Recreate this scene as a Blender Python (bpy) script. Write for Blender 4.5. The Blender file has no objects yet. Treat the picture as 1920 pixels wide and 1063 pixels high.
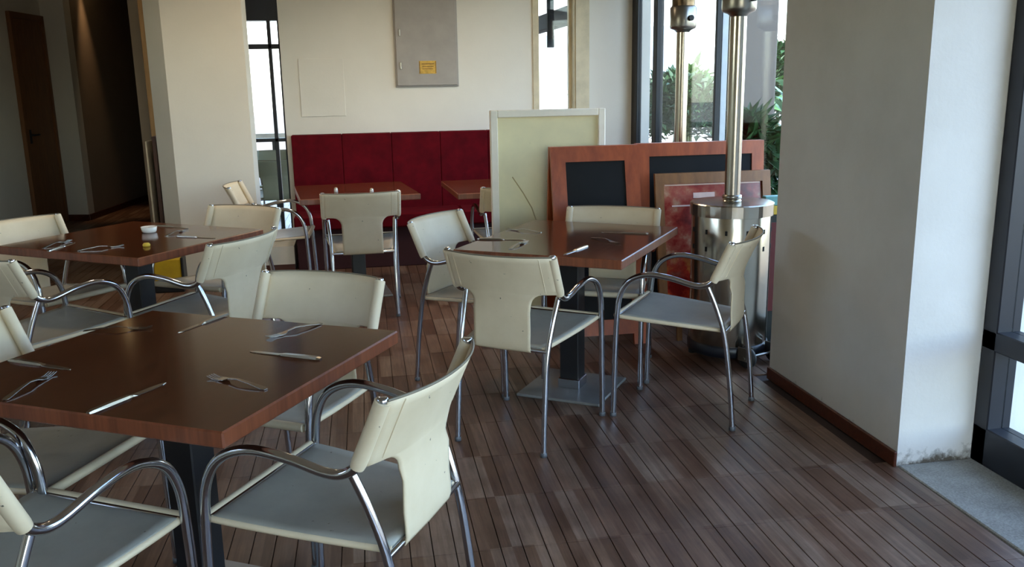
import bpy, math, random
from mathutils import Vector, Matrix
random.seed(7)
D = bpy.data
C = bpy.context.scene.collection
sc = bpy.context.scene
PI = math.pi

# ------------------------------------------------------------------ camera, sky, sun, exposure
cam = D.objects.new('camera', D.cameras.new('camera')); C.objects.link(cam); sc.camera = cam
cam.data.sensor_fit = 'HORIZONTAL'; cam.data.sensor_width = 36.0; cam.data.lens = 1660.0 * 36 / 1920
cam.data.clip_start = 0.02; cam.data.clip_end = 300
_R = ((0.98450933, -0.05538104, 0.16635598), (-0.17443259, -0.2133859, 0.96126985), (-0.0177381, -0.97539705, -0.21974067))
cam.matrix_world = Matrix([[_R[i][0], -_R[i][1], -_R[i][2], (0, 0, 1.464)[i]] for i in range(3)] + [[0, 0, 0, 1]])

world = D.worlds.new('world'); sc.world = world; world.use_nodes = True
nt = world.node_tree; nt.nodes.clear()
sky = nt.nodes.new('ShaderNodeTexSky'); sky.sky_type = 'NISHITA'; sky.sun_disc = False
sky.sun_elevation = math.radians(48); sky.sun_rotation = math.radians(-138); sky.air_density = 1.0; sky.dust_density = 1.2
hsv = nt.nodes.new('ShaderNodeHueSaturation'); hsv.inputs['Saturation'].default_value = 0.95
bg = nt.nodes.new('ShaderNodeBackground'); bg.inputs['Strength'].default_value = 0.30
wo = nt.nodes.new('ShaderNodeOutputWorld')
nt.links.new(sky.outputs[0], hsv.inputs['Color']); nt.links.new(hsv.outputs[0], bg.inputs['Color']); nt.links.new(bg.outputs[0], wo.inputs['Surface'])

sun = D.objects.new('sun', D.lights.new('sun', 'SUN')); C.objects.link(sun)
sun.data.energy = 1.3; sun.data.angle = math.radians(0.6); sun.data.color = (1.0, 0.94, 0.84)
sun.rotation_euler = Vector((0.50, 0.55, -0.78)).to_track_quat('-Z', 'Y').to_euler()

def portal(loc, size, direction):
    l = D.lights.new('window_portal', 'AREA'); l.shape = 'RECTANGLE'; l.size, l.size_y = size
    l.cycles.is_portal = True
    o = D.objects.new('window_portal', l); C.objects.link(o); o.location = loc
    o.rotation_euler = Vector(direction).to_track_quat('-Z', 'Z').to_euler()
portal((-4.60, 2.0, 2.07), (3.0, 0.45), (0.993, -0.122, 0))
portal((2.46, 0.15, 1.27), (5.4, 2.5), (-1, 0, 0))
portal((2.56, 5.85, 1.27), (3.7, 2.5), (-1, 0, 0))
portal((0.95, -2.72, 1.25), (2.2, 2.4), (0, 1, 0))
portal((-0.78, 7.9, 1.3), (0.44, 2.5), (0, -1, 0))
portal((1.78, 7.9, 1.3), (0.33, 2.5), (0, -1, 0))

sc.view_settings.view_transform = 'Standard'; sc.view_settings.look = 'None'
sc.view_settings.gamma = 1.0; sc.view_settings.use_curve_mapping = False
sc.view_settings.exposure = 2.75
sc.cycles.max_bounces = 10; sc.cycles.diffuse_bounces = 6; sc.cycles.glossy_bounces = 5; sc.cycles.transparent_max_bounces = 12
sc.cycles.sample_clamp_indirect = 6.0; sc.cycles.caustics_reflective = False; sc.cycles.caustics_refractive = False
sc.cycles.use_denoising = True

# ------------------------------------------------------------------ materials
def srgb(r, g, b):
    f = lambda c: (c / 255) / 12.92 if c / 255 <= 0.04045 else ((c / 255 + 0.055) / 1.055) ** 2.4
    return (f(r), f(g), f(b), 1)
class NM:
    """small node-material builder"""
    def __init__(s, name, col=(200, 200, 200), rough=0.5, metal=0.0, spec=0.5):
        s.m = D.materials.new(name); s.m.use_nodes = True; s.t = s.m.node_tree
        s.b = s.t.nodes['Principled BSDF']; s.b.inputs['Base Color'].default_value = srgb(*col)
        s.b.inputs['Roughness'].default_value = rough; s.b.inputs['Metallic'].default_value = metal
        s.b.inputs['Specular IOR Level'].default_value = spec
    def n(s, ty, **kw):
        o = s.t.nodes.new(ty)
        for k, v in kw.items():
            if hasattr(o, k): setattr(o, k, v)
            else: o.inputs[k.replace('_', ' ')].default_value = v
        return o
    def l(s, a, b): s.t.links.new(a, b)
    def coord(s, scale=(1, 1, 1), kind='Object', rot=(0, 0, 0)):
        tc = s.n('ShaderNodeTexCoord'); mp = s.n('ShaderNodeMapping'); mp.inputs['Scale'].default_value = scale; mp.inputs['Rotation'].default_value = rot
        s.l(tc.outputs[kind], mp.inputs[0]); return mp.outputs[0]
    def world(s, scale=(1, 1, 1)):
        g = s.n('ShaderNodeNewGeometry'); mp = s.n('ShaderNodeMapping'); mp.inputs['Scale'].default_value = scale
        s.l(g.outputs['Position'], mp.inputs[0]); return mp.outputs[0]
    def noise(s, vec, scale=5, detail=4, rough=0.6):
        o = s.n('ShaderNodeTexNoise'); o.inputs['Scale'].default_value = scale; o.inputs['Detail'].default_value = detail; o.inputs['Roughness'].default_value = rough
        s.l(vec, o.inputs['Vector']); return o.outputs['Fac']
    def ramp(s, fac, stops):
        o = s.n('ShaderNodeValToRGB'); e = o.color_ramp.elements
        while len(e) < len(stops): e.new(0.5)
        for i, (p, c) in enumerate(stops): e[i].position = p; e[i].color = srgb(*c)
        s.l(fac, o.inputs[0]); return o.outputs[0]
    def mix(s, fac, a, b, mode='MIX'):
        o = s.n('ShaderNodeMix', data_type='RGBA', blend_type=mode)
        for i, v in ((0, fac), (6, a), (7, b)):
            if hasattr(v, 'links'): s.l(v, o.inputs[i])
            else: o.inputs[i].default_value = v
        return o.outputs[2]
    def bump(s, h, strength=0.2, dist=0.01):
        o = s.n('ShaderNodeBump'); o.inputs['Strength'].default_value = strength; o.inputs['Distance'].default_value = dist
        s.l(h, o.inputs['Height']); s.l(o.outputs[0], s.b.inputs['Normal'])
    def col(s, c): s.l(c, s.b.inputs['Base Color'])
    def rough(s, r): s.l(r, s.b.inputs['Roughness'])
def plain(name, col, rough=0.5, metal=0.0, var=0.06, scale=8):
    k = NM(name, col, rough, metal); f = k.noise(k.coord(), scale)
    lo = tuple(max(0, c * (1 - var)) for c in col); hi = tuple(min(255, c * (1 + var)) for c in col)
    k.col(k.ramp(f, [(0.3, lo), (0.7, hi)])); return k.m
def plaster(name, col, var=5, rough=0.85, bump=0.12):
    k = NM(name, col, rough, 0, 0.3); w = k.world()
    f = k.noise(w, 1.6, 5); k.col(k.ramp(f, [(0.25, tuple(c - var for c in col)), (0.75, tuple(min(255, c + var) for c in col))]))
    k.bump(k.noise(w, 60, 3), bump, 0.004); return k.m
def wood(name, stops, scale=(1.2, 16, 16), rough=0.35, sc_=3.0, bump=0.05):
    k = NM(name, stops[0][1], rough); v = k.coord(scale)
    f = k.noise(v, sc_, 7, 0.65); k.col(k.ramp(f, stops)); k.bump(f, bump, 0.003); return k.m
M = {}
M['wall'] = plaster('white_plaster', (226, 221, 208))
M['wall_cream'] = plaster('cream_plaster', (222, 212, 190))
M['ceiling'] = plaster('ceiling_paint', (235, 226, 206))
def pillar_mat():
    k = NM('stained_plaster', (206, 200, 190), 0.85, 0, 0.3); w = k.world()
    base = k.ramp(k.noise(w, 2.2, 5), [(0.3, (204, 201, 196)), (0.7, (216, 214, 210))])
    sep = k.n('ShaderNodeSeparateXYZ'); g = k.n('ShaderNodeNewGeometry'); k.l(g.outputs['Position'], sep.inputs[0])
    mr = k.n('ShaderNodeMapRange'); mr.inputs['From Min'].default_value = 0.0; mr.inputs['From Max'].default_value = 0.13; mr.inputs['To Min'].default_value = 0.62; mr.inputs['To Max'].default_value = 0.0
    k.l(sep.outputs['Z'], mr.inputs['Value'])
    stain = k.noise(w, 22, 6, 0.7)
    mul = k.n('ShaderNodeMath', operation='ADD'); k.l(mr.outputs[0], mul.inputs[0]); k.l(stain, mul.inputs[1])
    st = k.n('ShaderNodeMapRange'); st.inputs['From Min'].default_value = 0.86; st.inputs['From Max'].default_value = 1.12; k.l(mul.outputs[0], st.inputs['Value'])
    k.col(k.mix(st.outputs[0], base, srgb(92, 84, 74))); k.bump(k.noise(w, 45, 4), 0.18, 0.005); return k.m
M['pillar'] = pillar_mat()
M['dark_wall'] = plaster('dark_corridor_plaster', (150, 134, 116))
M['trim_tan'] = plain('tan_painted_trim', (205, 192, 160), 0.6)
M['baseboard'] = wood('reddish_baseboard_wood', [(0.3, (58, 26, 16)), (0.7, (92, 44, 26))], rough=0.4)
def plank_mat():
    k = NM('wood_look_tile', (120, 96, 80), 0.34, 0, 0.38)
    g = k.n('ShaderNodeNewGeometry')
    sn = k.n('ShaderNodeVectorMath', operation='SNAP'); sn.inputs[1].default_value = (0.0725, 0.366, 9)
    off = k.n('ShaderNodeVectorMath', operation='ADD'); off.inputs[1].default_value = (-0.03225 + 0.03625, -0.383 + 0.366 * 2, 4.5)
    k.l(g.outputs['Position'], off.inputs[0]); k.l(off.outputs[0], sn.inputs[0])
    wn = k.n('ShaderNodeTexWhiteNoise', noise_dimensions='3D'); k.l(sn.outputs[0], wn.inputs['Vector'])
    grain = k.noise(k.world((55, 3.2, 1)), 1.0, 6, 0.7)
    blot = k.noise(k.world((1, 1, 1)), 7, 4)
    base = k.ramp(wn.outputs['Value'], [(0.0, (106, 77, 61)), (0.35, (126, 96, 79)), (0.7, (141, 114, 97)), (1.0, (154, 132, 116))])
    gr = k.ramp(grain, [(0.3, (150, 135, 125)), (0.7, (255, 255, 255))])
    c1 = k.mix(0.75, base, gr, 'MULTIPLY')
    bl = k.ramp(blot, [(0.35, (190, 175, 165)), (0.65, (255, 255, 255))])
    k.col(k.mix(0.6, c1, bl, 'MULTIPLY'))
    k.rough(k.ramp(blot, [(0.3, (158, 158, 158)), (0.7, (182, 182, 182))]))
    k.bump(grain, 0.08, 0.002); return k.m
M['plank'] = plank_mat()
M['grout'] = plain('dark_grout', (52, 36, 29), 0.8)
def stone_mat():
    k = NM('grey_sill_stone', (150, 148, 140), 0.7); w = k.world()
    f = k.noise(w, 130, 3, 0.8); f2 = k.noise(w, 9, 5)
    k.col(k.mix(0.5, k.ramp(f, [(0.35, (105, 103, 96)), (0.65, (176, 174, 166))]), k.ramp(f2, [(0.3, (130, 128, 120)), (0.7, (170, 170, 165))])))
    k.bump(f, 0.15, 0.002); return k.m
M['stone'] = stone_mat()
M['frame_dark'] = plain('dark_blue_grey_frame', (24, 27, 36), 0.4, 0.0)
M['frame_black'] = plain('black_frame', (9, 9, 11), 0.5)
M['frame_grey'] = plain('pale_aluminium_frame', (150, 158, 165), 0.4, 0.3)
def glass_mat():
    m = D.materials.new('window_glass'); m.use_nodes = True; t = m.node_tree; t.nodes.clear()
    o = t.nodes.new('ShaderNodeOutputMaterial'); mx = t.nodes.new('ShaderNodeMixShader'); lw = t.nodes.new('ShaderNodeLayerWeight'); lw.inputs['Blend'].default_value = 0.5; pw = t.nodes.new('ShaderNodeMath'); pw.operation = 'POWER'; pw.inputs[1].default_value = 5.0; t.links.new(lw.outputs['Facing'], pw.inputs[0]); fr = t.nodes.new('ShaderNodeMath'); fr.operation = 'MULTIPLY_ADD'; fr.inputs[1].default_value = 0.6; fr.inputs[2].default_value = 0.03; t.links.new(pw.outputs[0], fr.inputs[0])
    tr = t.nodes.new('ShaderNodeBsdfTransparent'); tr.inputs[0].default_value = (0.90, 0.93, 0.93, 1); gl = t.nodes.new('ShaderNodeBsdfGlossy'); gl.inputs['Roughness'].default_value = 0.02
    t.links.new(fr.outputs[0], mx.inputs[0]); t.links.new(tr.outputs[0], mx.inputs[1]); t.links.new(gl.outputs[0], mx.inputs[2]); t.links.new(mx.outputs[0], o.inputs[0]); return m
M['glass'] = glass_mat()
M['brown_door'] = wood('brown_door_wood', [(0.3, (104, 66, 38)), (0.7, (132, 88, 52))], scale=(14, 14, 1.2), rough=0.5)
M['dark_door'] = wood('dark_door_wood', [(0.3, (44, 26, 20)), (0.7, (62, 38, 28))], scale=(14, 14, 1.2), rough=0.5)
M['post_wood'] = wood('tan_post_wood', [(0.3, (168, 124, 74)), (0.7, (196, 152, 98))], scale=(16, 16, 1.4), rough=0.5)
M['table_wood'] = wood('dark_laminate_wood', [(0.25, (64, 31, 18)), (0.5, (82, 43, 25)), (0.8, (106, 60, 37))], scale=(1.0, 26, 8), rough=0.13, sc_=2.4, bump=0.02)
M['table_wood'].node_tree.nodes['Principled BSDF'].inputs['Specular IOR Level'].default_value = 0.36
M['table_edge'] = wood('reddish_edge_wood', [(0.25, (92, 47, 29)), (0.75, (140, 80, 52))], scale=(22, 22, 1.0), rough=0.32, sc_=2.0)
M['black_metal'] = plain('black_painted_steel', (16, 16, 20), 0.42)
M['steel_plate'] = plain('brushed_steel_plate', (138, 138, 136), 0.42, 0.35)
M['chrome'] = plain('chrome_tube', (190, 192, 198), 0.13, 1.0, 0.02)
M['cap_grey'] = plain('grey_plastic_cap', (92, 94, 98), 0.5)
M['edge_dark'] = plain('dark_leather_edge', (116, 108, 92), 0.45)
M['rubber'] = plain('black_rubber', (18, 18, 18), 0.7)
def leather_mat(name, lo, hi, spot=(96, 90, 78)):
    k = NM(name, hi, 0.5, 0, 0.45); v = k.coord()
    base = k.ramp(k.noise(v, 6, 5), [(0.3, lo), (0.7, hi)])
    sp = k.noise(v, 55, 2); mr = k.n('ShaderNodeMapRange'); mr.inputs['From Min'].default_value = 0.735; mr.inputs['From Max'].default_value = 0.77; k.l(sp, mr.inputs['Value'])
    k.col(k.mix(mr.outputs[0], base, srgb(*spot))); k.bump(k.noise(v, 180, 2), 0.06, 0.001); return k.m
M['leather'] = leather_mat('cream_leather', (214, 198, 168), (225, 210, 182))
M['seat_leather'] = leather_mat('greyed_seat_leather', (150, 148, 139), (168, 166, 156))
M['mesh_fabric'] = leather_mat('grey_green_sling', (122, 126, 108), (138, 142, 124))
M['red'] = plain('burgundy_upholstery', (88, 9, 19), 0.9, 0, 0.12, 9)
M['red'].node_tree.nodes['Principled BSDF'].inputs['Specular IOR Level'].default_value = 0.1
M['red_dark'] = plain('dark_burgundy_base', (46, 6, 12), 0.85)
M['cab_grey'] = plain('grey_painted_metal', (163, 157, 149), 0.5, 0.0, 0.03)
M['yellow_label'] = plain('yellow_label', (206, 166, 74), 0.6, 0, 0.1, 40)
M['label_ink'] = plain('brown_ink', (120, 84, 40), 0.7)
M['white_frame'] = plain('white_painted_frame', (246, 238, 220), 0.45, 0, 0.02)
def signface():
    k = NM('faded_cream_panel', (222, 214, 168), 0.35); v = k.coord()
    f = k.noise(v, 2.6, 5); sp = k.noise(v, 26, 4, 0.75)
    base = k.ramp(f, [(0.3, (222, 214, 172)), (0.55, (236, 226, 180)), (0.8, (242, 234, 198))])
    mr = k.n('ShaderNodeMapRange'); mr.inputs['From Min'].default_value = 0.68; mr.inputs['From Max'].default_value = 0.76; k.l(sp, mr.inputs['Value'])
    k.col(k.mix(mr.outputs[0], base, srgb(172, 156, 110))); return k.m
M['sign_face'] = signface()
M['crease'] = plain('tan_crease', (178, 160, 112), 0.6)
M['red_wood'] = wood('orange_red_board_wood', [(0.3, (134, 54, 20)), (0.7, (178, 84, 38))], scale=(6, 6, 1.5), rough=0.4)
M['olive_wood'] = wood('brown_board_wood', [(0.3, (112, 68, 30)), (0.7, (146, 96, 48))], scale=(6, 6, 1.5), rough=0.45)
M['chalk'] = plain('black_chalkboard', (13, 13, 15), 0.9, 0, 0.25, 5)
def poster_mat():
    k = NM('red_poster_print', (170, 50, 40), 0.25); v = k.coord()
    f = k.noise(v, 5, 5); sep = k.n('ShaderNodeSeparateXYZ'); k.l(v, sep.inputs[0])
    a = k.ramp(f, [(0.38, (92, 22, 20)), (0.47, (140, 42, 35)), (0.54, (158, 78, 60)), (0.62, (182, 140, 110))])
    b = k.ramp(k.noise(v, 7, 4), [(0.4, (120, 18, 14)), (0.52, (176, 46, 22)), (0.62, (206, 134, 52))])
    mr = k.n('ShaderNodeMapRange'); mr.inputs['From Min'].default_value = 0.35; mr.inputs['From Max'].default_value = 0.5; k.l(sep.outputs['Z'], mr.inputs['Value'])
    k.col(k.mix(mr.outputs[0], b, a)); return k.m
M['poster'] = poster_mat()
M['poster_line'] = plain('pale_print', (226, 190, 176), 0.4)
M['inox'] = plain('brushed_stainless', (186, 178, 164), 0.2, 1.0, 0.05, 3)
M['inox_dull'] = plain('dull_stainless', (150, 146, 138), 0.3, 1.0, 0.06, 3)
M['emitter'] = plain('perforated_burner_steel', (110, 92, 72), 0.35, 1.0, 0.2, 30)
M['slot'] = plain('vent_black', (8, 8, 8), 0.8)
M['cutlery'] = plain('stainless_cutlery', (150, 144, 136), 0.26, 1.0, 0.02)
M['porcelain'] = plain('white_porcelain', (236, 232, 224), 0.2)
M['yellow'] = plain('yellow_plastic', (196, 160, 24), 0.45)
M['board_brown'] = wood('dark_board', [(0.3, (58, 36, 26)), (0.7, (84, 54, 38))], scale=(14, 14, 1.2), rough=0.5)
M['cream_edge'] = plain('cream_board_edge', (190, 176, 150), 0.6)
M['sign_red'] = plain('dark_red_panel', (96, 26, 26), 0.5)
M['sign_teal'] = plain('teal_panel', (120, 176, 170), 0.5)
M['sign_yellow'] = plain('mustard_panel', (214, 178, 60), 0.5)
M['sign_dark'] = plain('dark_green_panel', (30, 34, 30), 0.5)
M['leaf'] = plain('green_leaf', (64, 104, 46), 0.45, 0, 0.25, 3)
M['leaf_dark'] = plain('dark_green_leaf', (40, 70, 36), 0.5, 0, 0.3, 3)
M['leaf_pale'] = plain('blue_green_leaf', (96, 132, 104), 0.5, 0, 0.25, 3)
M['stem'] = plain('plant_stem', (84, 92, 52), 0.6)
M['soil_pot'] = plain('dark_planter', (58, 52, 46), 0.8)
M['pave'] = plain('brown_grey_paving', (118, 106, 92), 0.8, 0, 0.08, 2)
M['house_white'] = plaster('house_render', (236, 236, 234))
M['house_grey'] = plaster('grey_house_render', (104, 98, 91))
M['house_glass'] = plain('house_window', (150, 168, 186), 0.2)
M['roof'] = plain('terracotta_roof', (168, 112, 82), 0.8)
M['beam'] = plain('dark_pergola_beam', (12, 10, 8), 0.9)
M['rail_white'] = plain('white_painted_rail', (232, 232, 228), 0.5)
def emis(name, col, s):
    k = NM(name, col); k.b.inputs['Emission Color'].default_value = srgb(*col); k.b.inputs['Emission Strength'].default_value = s; return k.m
M['lamp'] = emis('lit_lamp_lens', (255, 214, 150), 6.0)

# ------------------------------------------------------------------ mesh helpers
class MB:
    def __init__(s): s.v = []; s.f = []; s.mi = []; s.sm = []
    def add(s, vs, fs, mi=0, sm=False):
        o = len(s.v); s.v += [tuple(p) for p in vs]
        for f in fs: s.f.append([i + o for i in f]); s.mi.append(mi); s.sm.append(sm)
        return s
    def box(s, lo, hi, mi=0, mat=None):
        (a, b, c), (d, e, g) = lo, hi
        vs = [Vector(p) for p in ((a, b, c), (d, b, c), (d, e, c), (a, e, c), (a, b, g), (d, b, g), (d, e, g), (a, e, g))]
        if mat: vs = [mat @ p for p in vs]
        return s.add(vs, ((0, 3, 2, 1), (4, 5, 6, 7), (0, 1, 5, 4), (1, 2, 6, 5), (2, 3, 7, 6), (3, 0, 4, 7)), mi)
    def bbox(s, lo, hi, bv=0.004, mi=0, mat=None):
        """box with chamfered edges"""
        (a, b, c), (d, e, g) = lo, hi; bv = min(bv, (d - a) / 2.01, (e - b) / 2.01, (g - c) / 2.01)
        vs = []; idx = {}
        for ix, x in enumerate((a, d)):
            for iy, y in enumerate((b, e)):
                for iz, z in enumerate((c, g)):
                    sx, sy, sz = (1 - 2 * ix) * bv, (1 - 2 * iy) * bv, (1 - 2 * iz) * bv
                    for ax, p in enumerate(((x, y + sy, z + sz), (x + sx, y, z + sz), (x + sx, y + sy, z))):
                        idx[ix, iy, iz, ax] = len(vs); vs.append(Vector(p))
        fs = []
        I = lambda *k: idx[k]
        for i in (0, 1):
            q = [I(i, 0, 0, 0), I(i, 1, 0, 0), I(i, 1, 1, 0), I(i, 0, 1, 0)]; fs.append(q if i else q[::-1])
            q = [I(0, i, 0, 1), I(1, i, 0, 1), I(1, i, 1, 1), I(0, i, 1, 1)]; fs.append(q[::-1] if i else q)
            q = [I(0, 0, i, 2), I(1, 0, i, 2), I(1, 1, i, 2), I(0, 1, i, 2)]; fs.append(q if i else q[::-1])
            for j in (0, 1):
                fs.append([I(i, j, 0, 0), I(i, j, 1, 0), I(i, j, 1, 1), I(i, j, 0, 1)])
                fs.append([I(i, 0, j, 0), I(i, 1, j, 0), I(i, 1, j, 2), I(i, 0, j, 2)])
                fs.append([I(0, i, j, 1), I(1, i, j, 1), I(1, i, j, 2), I(0, i, j, 2)])
                for k in (0, 1): fs.append([I(i, j, k, 0), I(i, j, k, 1), I(i, j, k, 2)])
        if mat: vs = [mat @ p for p in vs]
        # orient outwards
        cen = sum(vs, Vector()) / len(vs)
        out = []
        for f in fs:
            p = [vs[i] for i in f]; nrm = (p[1] - p[0]).cross(p[2] - p[0]); fc = sum(p, Vector()) / len(p)
            out.append(f if nrm.dot(fc - cen) >= 0 else f[::-1])
        return s.add(vs, out, mi)
    def tube(s, path, r, n=10, mi=0, cap=True):
        P = [Vector(p) for p in path]; rs = r if isinstance(r, (list, tuple)) else [r] * len(P)
        t0 = (P[1] - P[0]).normalized(); ref = Vector((0, 0, 1)) if abs(t0.z) < 0.9 else Vector((1, 0, 0))
        u = t0.cross(ref).normalized(); vs = []; fs = []
        for i, p in enumerate(P):
            t = (P[min(i + 1, len(P) - 1)] - P[max(i - 1, 0)]).normalized()
            u = (u - t * u.dot(t)).normalized(); w = t.cross(u)
            for k in range(n):
                a = 2 * PI * k / n; vs.append(p + (u * math.cos(a) + w * math.sin(a)) * rs[i])
        for i in range(len(P) - 1):
            for k in range(n):
                k2 = (k + 1) % n; fs.append((i * n + k, i * n + k2, (i + 1) * n + k2, (i + 1) * n + k))
        s.add(vs, fs, mi, True)
        if cap:
            s.add(vs[:n], [tuple(range(n))[::-1]], mi); s.add(vs[-n:], [tuple(range(n))], mi)
        return s
    def lathe(s, prof, n=32, mi=0, c=(0, 0), sm=True, axis='Z'):
        vs = []; fs = []
        for (r, z) in prof:
            for k in range(n):
                a = 2 * PI * k / n
                if axis == 'Z': vs.append((c[0] + r * math.cos(a), c[1] + r * math.sin(a), z))
                else: vs.append((z, c[0] + r * math.cos(a), c[1] + r * math.sin(a)))
        for i in range(len(prof) - 1):
            for k in range(n):
                k2 = (k + 1) % n; fs.append((i * n + k, i * n + k2, (i + 1) * n + k2, (i + 1) * n + k))
        return s.add(vs, fs, mi, sm)
    def prism(s, poly, z0, z1, mi=0):
        n = len(poly); vs = [(x, y, z0) for x, y in poly] + [(x, y, z1) for x, y in poly]
        fs = [tuple(range(n))[::-1], tuple(range(n, 2 * n))] + [(i, (i + 1) % n, n + (i + 1) % n, n + i) for i in range(n)]
        return s.add(vs, fs, mi)
    def mesh(s, name, mats):
        me = D.meshes.new(name); me.from_pydata(s.v, [], s.f)
        for m in (mats if isinstance(mats, (list, tuple)) else [mats]): me.materials.append(M[m])
        me.polygons.foreach_set('material_index', s.mi); me.polygons.foreach_set('use_smooth', s.sm); me.update(); return me
    def build(s, name, mats, parent=None, loc=(0, 0, 0), rz=0.0):
        return link(name, s.mesh(name, mats), parent, loc, rz)
def link(name, me, parent=None, loc=(0, 0, 0), rz=0.0):
    o = D.objects.new(name, me); C.objects.link(o); o.parent = parent; o.location = loc; o.rotation_euler = (0, 0, rz); return o
def tag(o, label, cat, group=None):
    o['label'] = label; o['category'] = cat
    if group: o['group'] = group
    return o
def thing(name, label, cat, loc=(0, 0, 0), rz=0.0, group=None):
    return tag(link(name, None, None, loc, rz), label, cat, group)
def struct(o, label=None):
    o['kind'] = 'structure'
    if label: o['label'] = label
    return o
def dup(root, loc, rz, label, group=None):
    r = root.copy(); C.objects.link(r); r.location = loc; r.rotation_euler = (0, 0, rz); r['label'] = label
    if group: r['group'] = group
    for ch in list(root.children):
        c = ch.copy(); C.objects.link(c); c.parent = r
        for g in list(ch.children):
            d = g.copy(); C.objects.link(d); d.parent = c
    return r
def spline(pts, k=5):
    P = [Vector(p) for p in pts]; out = []
    for i in range(len(P) - 1):
        a, b, c, d = P[max(i - 1, 0)], P[i], P[i + 1], P[min(i + 2, len(P) - 1)]
        for j in range(k):
            t = j / k; out.append(0.5 * ((2 * b) + (c - a) * t + (2 * a - 5 * b + 4 * c - d) * t * t + (3 * b - a - 3 * c + d) * t ** 3))
    out.append(P[-1]); return out
def solidify(o, th, off=0.0, bevel=None):
    m = o.modifiers.new('thickness', 'SOLIDIFY'); m.thickness = th; m.offset = off
    return o

# ------------------------------------------------------------------ the room shell
CEIL = 2.9
PX0, PX1, PY0, PY1 = 1.985, 2.62, 2.87, 3.95         # the projecting wall pier on the right
YB = 7.75                                            # back wall face
floor = struct(MB().box((-6, -2.7, -0.12), (2.62, 13.7, -0.007)).build('floor', 'grout'), 'brown wood-look tile floor laid in narrow planks')
PW, PL, GAP = 0.0725, 0.366, 0.0032
ROT = math.radians(-0.7)
GAPY = 0.0009
pm = MB().bbox((-PW / 2 + GAP / 2, -PL / 2 + GAPY / 2, -0.007), (PW / 2 - GAP / 2, PL / 2 - GAPY / 2, 0.0), 0.0006)
plank_mesh = pm.mesh('floor_plank', 'plank')
cands = []; camM = cam.matrix_world.inverted()
for i in range(-75, 37):
    for j in range(-14, 31):
        x = 0.32 + PW / 2 + i * PW; y = 2.575 + PL / 2 + j * PL
        x, y = x * math.cos(ROT) - (y - 2.5) * math.sin(ROT), 2.5 + x * math.sin(ROT) + (y - 2.5) * math.cos(ROT)
        if x > PX0 - 0.03 and y < PY1 + 0.1: continue
        if x > 2.50 or y < -2.5 or y > 13.5 or x < -5.2: continue
        c = camM @ Vector((x, y, 0)); vis = False; key = 1e9
        if c.z < -0.1:
            u = 960 + 1660 * c.x / -c.z; v = 531.5 - 1660 * c.y / -c.z
            if -30 < u < 1950 and v < 1100:
                # floor that furniture hides wholly on the left of the picture comes last
                hid = 1.5 if u < 640 else 1.0
                vis = True; key = -c.z * hid
        cands.append((0 if vis else 1, key, x, y))
cands.sort()
for _, _, x, y in cands[:300]: link('floor_plank', plank_mesh, floor, (x, y, 0), ROT)
rest = MB()
cr, sr = math.cos(ROT), math.sin(ROT)
for _, _, x, y in cands[300:]:
    a, b = PW / 2 - GAP / 2, PL / 2 - GAPY / 2; vs = []
    for z, k in ((-0.007, 0.0), (-0.0006, 0.0), (0.0, 0.0006)):
        for sx, sy in ((-1, -1), (1, -1), (1, 1), (-1, 1)):
            px, py = sx * (a - k), sy * (b - k); vs.append((x + px * cr - py * sr, y + px * sr + py * cr, z))
    rest.add(vs, [(8, 9, 10, 11)] + [(i, (i + 1) % 4, 4 + (i + 1) % 4, 4 + i) for i in range(4)] + [(4 + i, 4 + (i + 1) % 4, 8 + (i + 1) % 4, 8 + i) for i in range(4)])
r_ = rest.build('floor_plank', 'plank', floor); r_['kind'] = 'stuff'

struct(MB().box((-6, -2.9, CEIL), (2.8, 13.9, CEIL + 0.15)).build('ceiling', 'ceiling'), 'plain pale ceiling')
# back wall with two tall slit openings
SL0, SL1 = -1.00, -0.56; SR0, SR1 = 1.612, 1.94
wb = MB()
wb.box((SL1, YB, 0), (SR0, YB + 0.22, CEIL)); wb.box((SR1, YB, 0), (2.62, YB + 0.22, CEIL))
wb.box((-1.61, YB, 0), (SL0, YB + 0.22, CEIL)); wb.box((SL0, YB, 2.62), (SL1, YB + 0.22, CEIL)); wb.box((SR0, YB, 2.62), (SR1, YB + 0.22, CEIL))
struct(wb.build('wall_back', 'wall'), 'white plastered back wall above the red bench')
struct(MB().box((1.56, YB - 0.015, 0), (SR0, YB, 2.62)).box((SR1, YB - 0.015, 0), (2.06, YB, 2.62)).box((SR1 - 0.012, YB, 0), (SR1, YB + 0.2, 2.62)).build('trim_2', 'trim_tan'), 'tan trim right of the slit window behind the cream sign, left strip tan for shading')  # left strip's tan stands in for shading there; right strip is trim
pl_ = struct(MB().box((-0.80, 7.36, 0), (-0.535, YB, 0.20)).build('wall_plinth', 'wall'), 'low white plinth beside the red bench')
struct(MB().box((-0.80, 7.348, 0), (-0.535, 7.36, 0.05)).build('baseboard_plinth', 'baseboard'), 'thin brown baseboard on the low plinth')
# free pier left of the slit window, chamfered towards the corridor
struct(MB().prism([(-1.312, 6.9), (-0.752, 6.9), (-0.752, 7.2), (-1.47, 7.2), (-1.47, 7.12)], 0, CEIL).build('wall_pier', 'wall'), 'white plastered pier with a narrow chamfered left corner')
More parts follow.
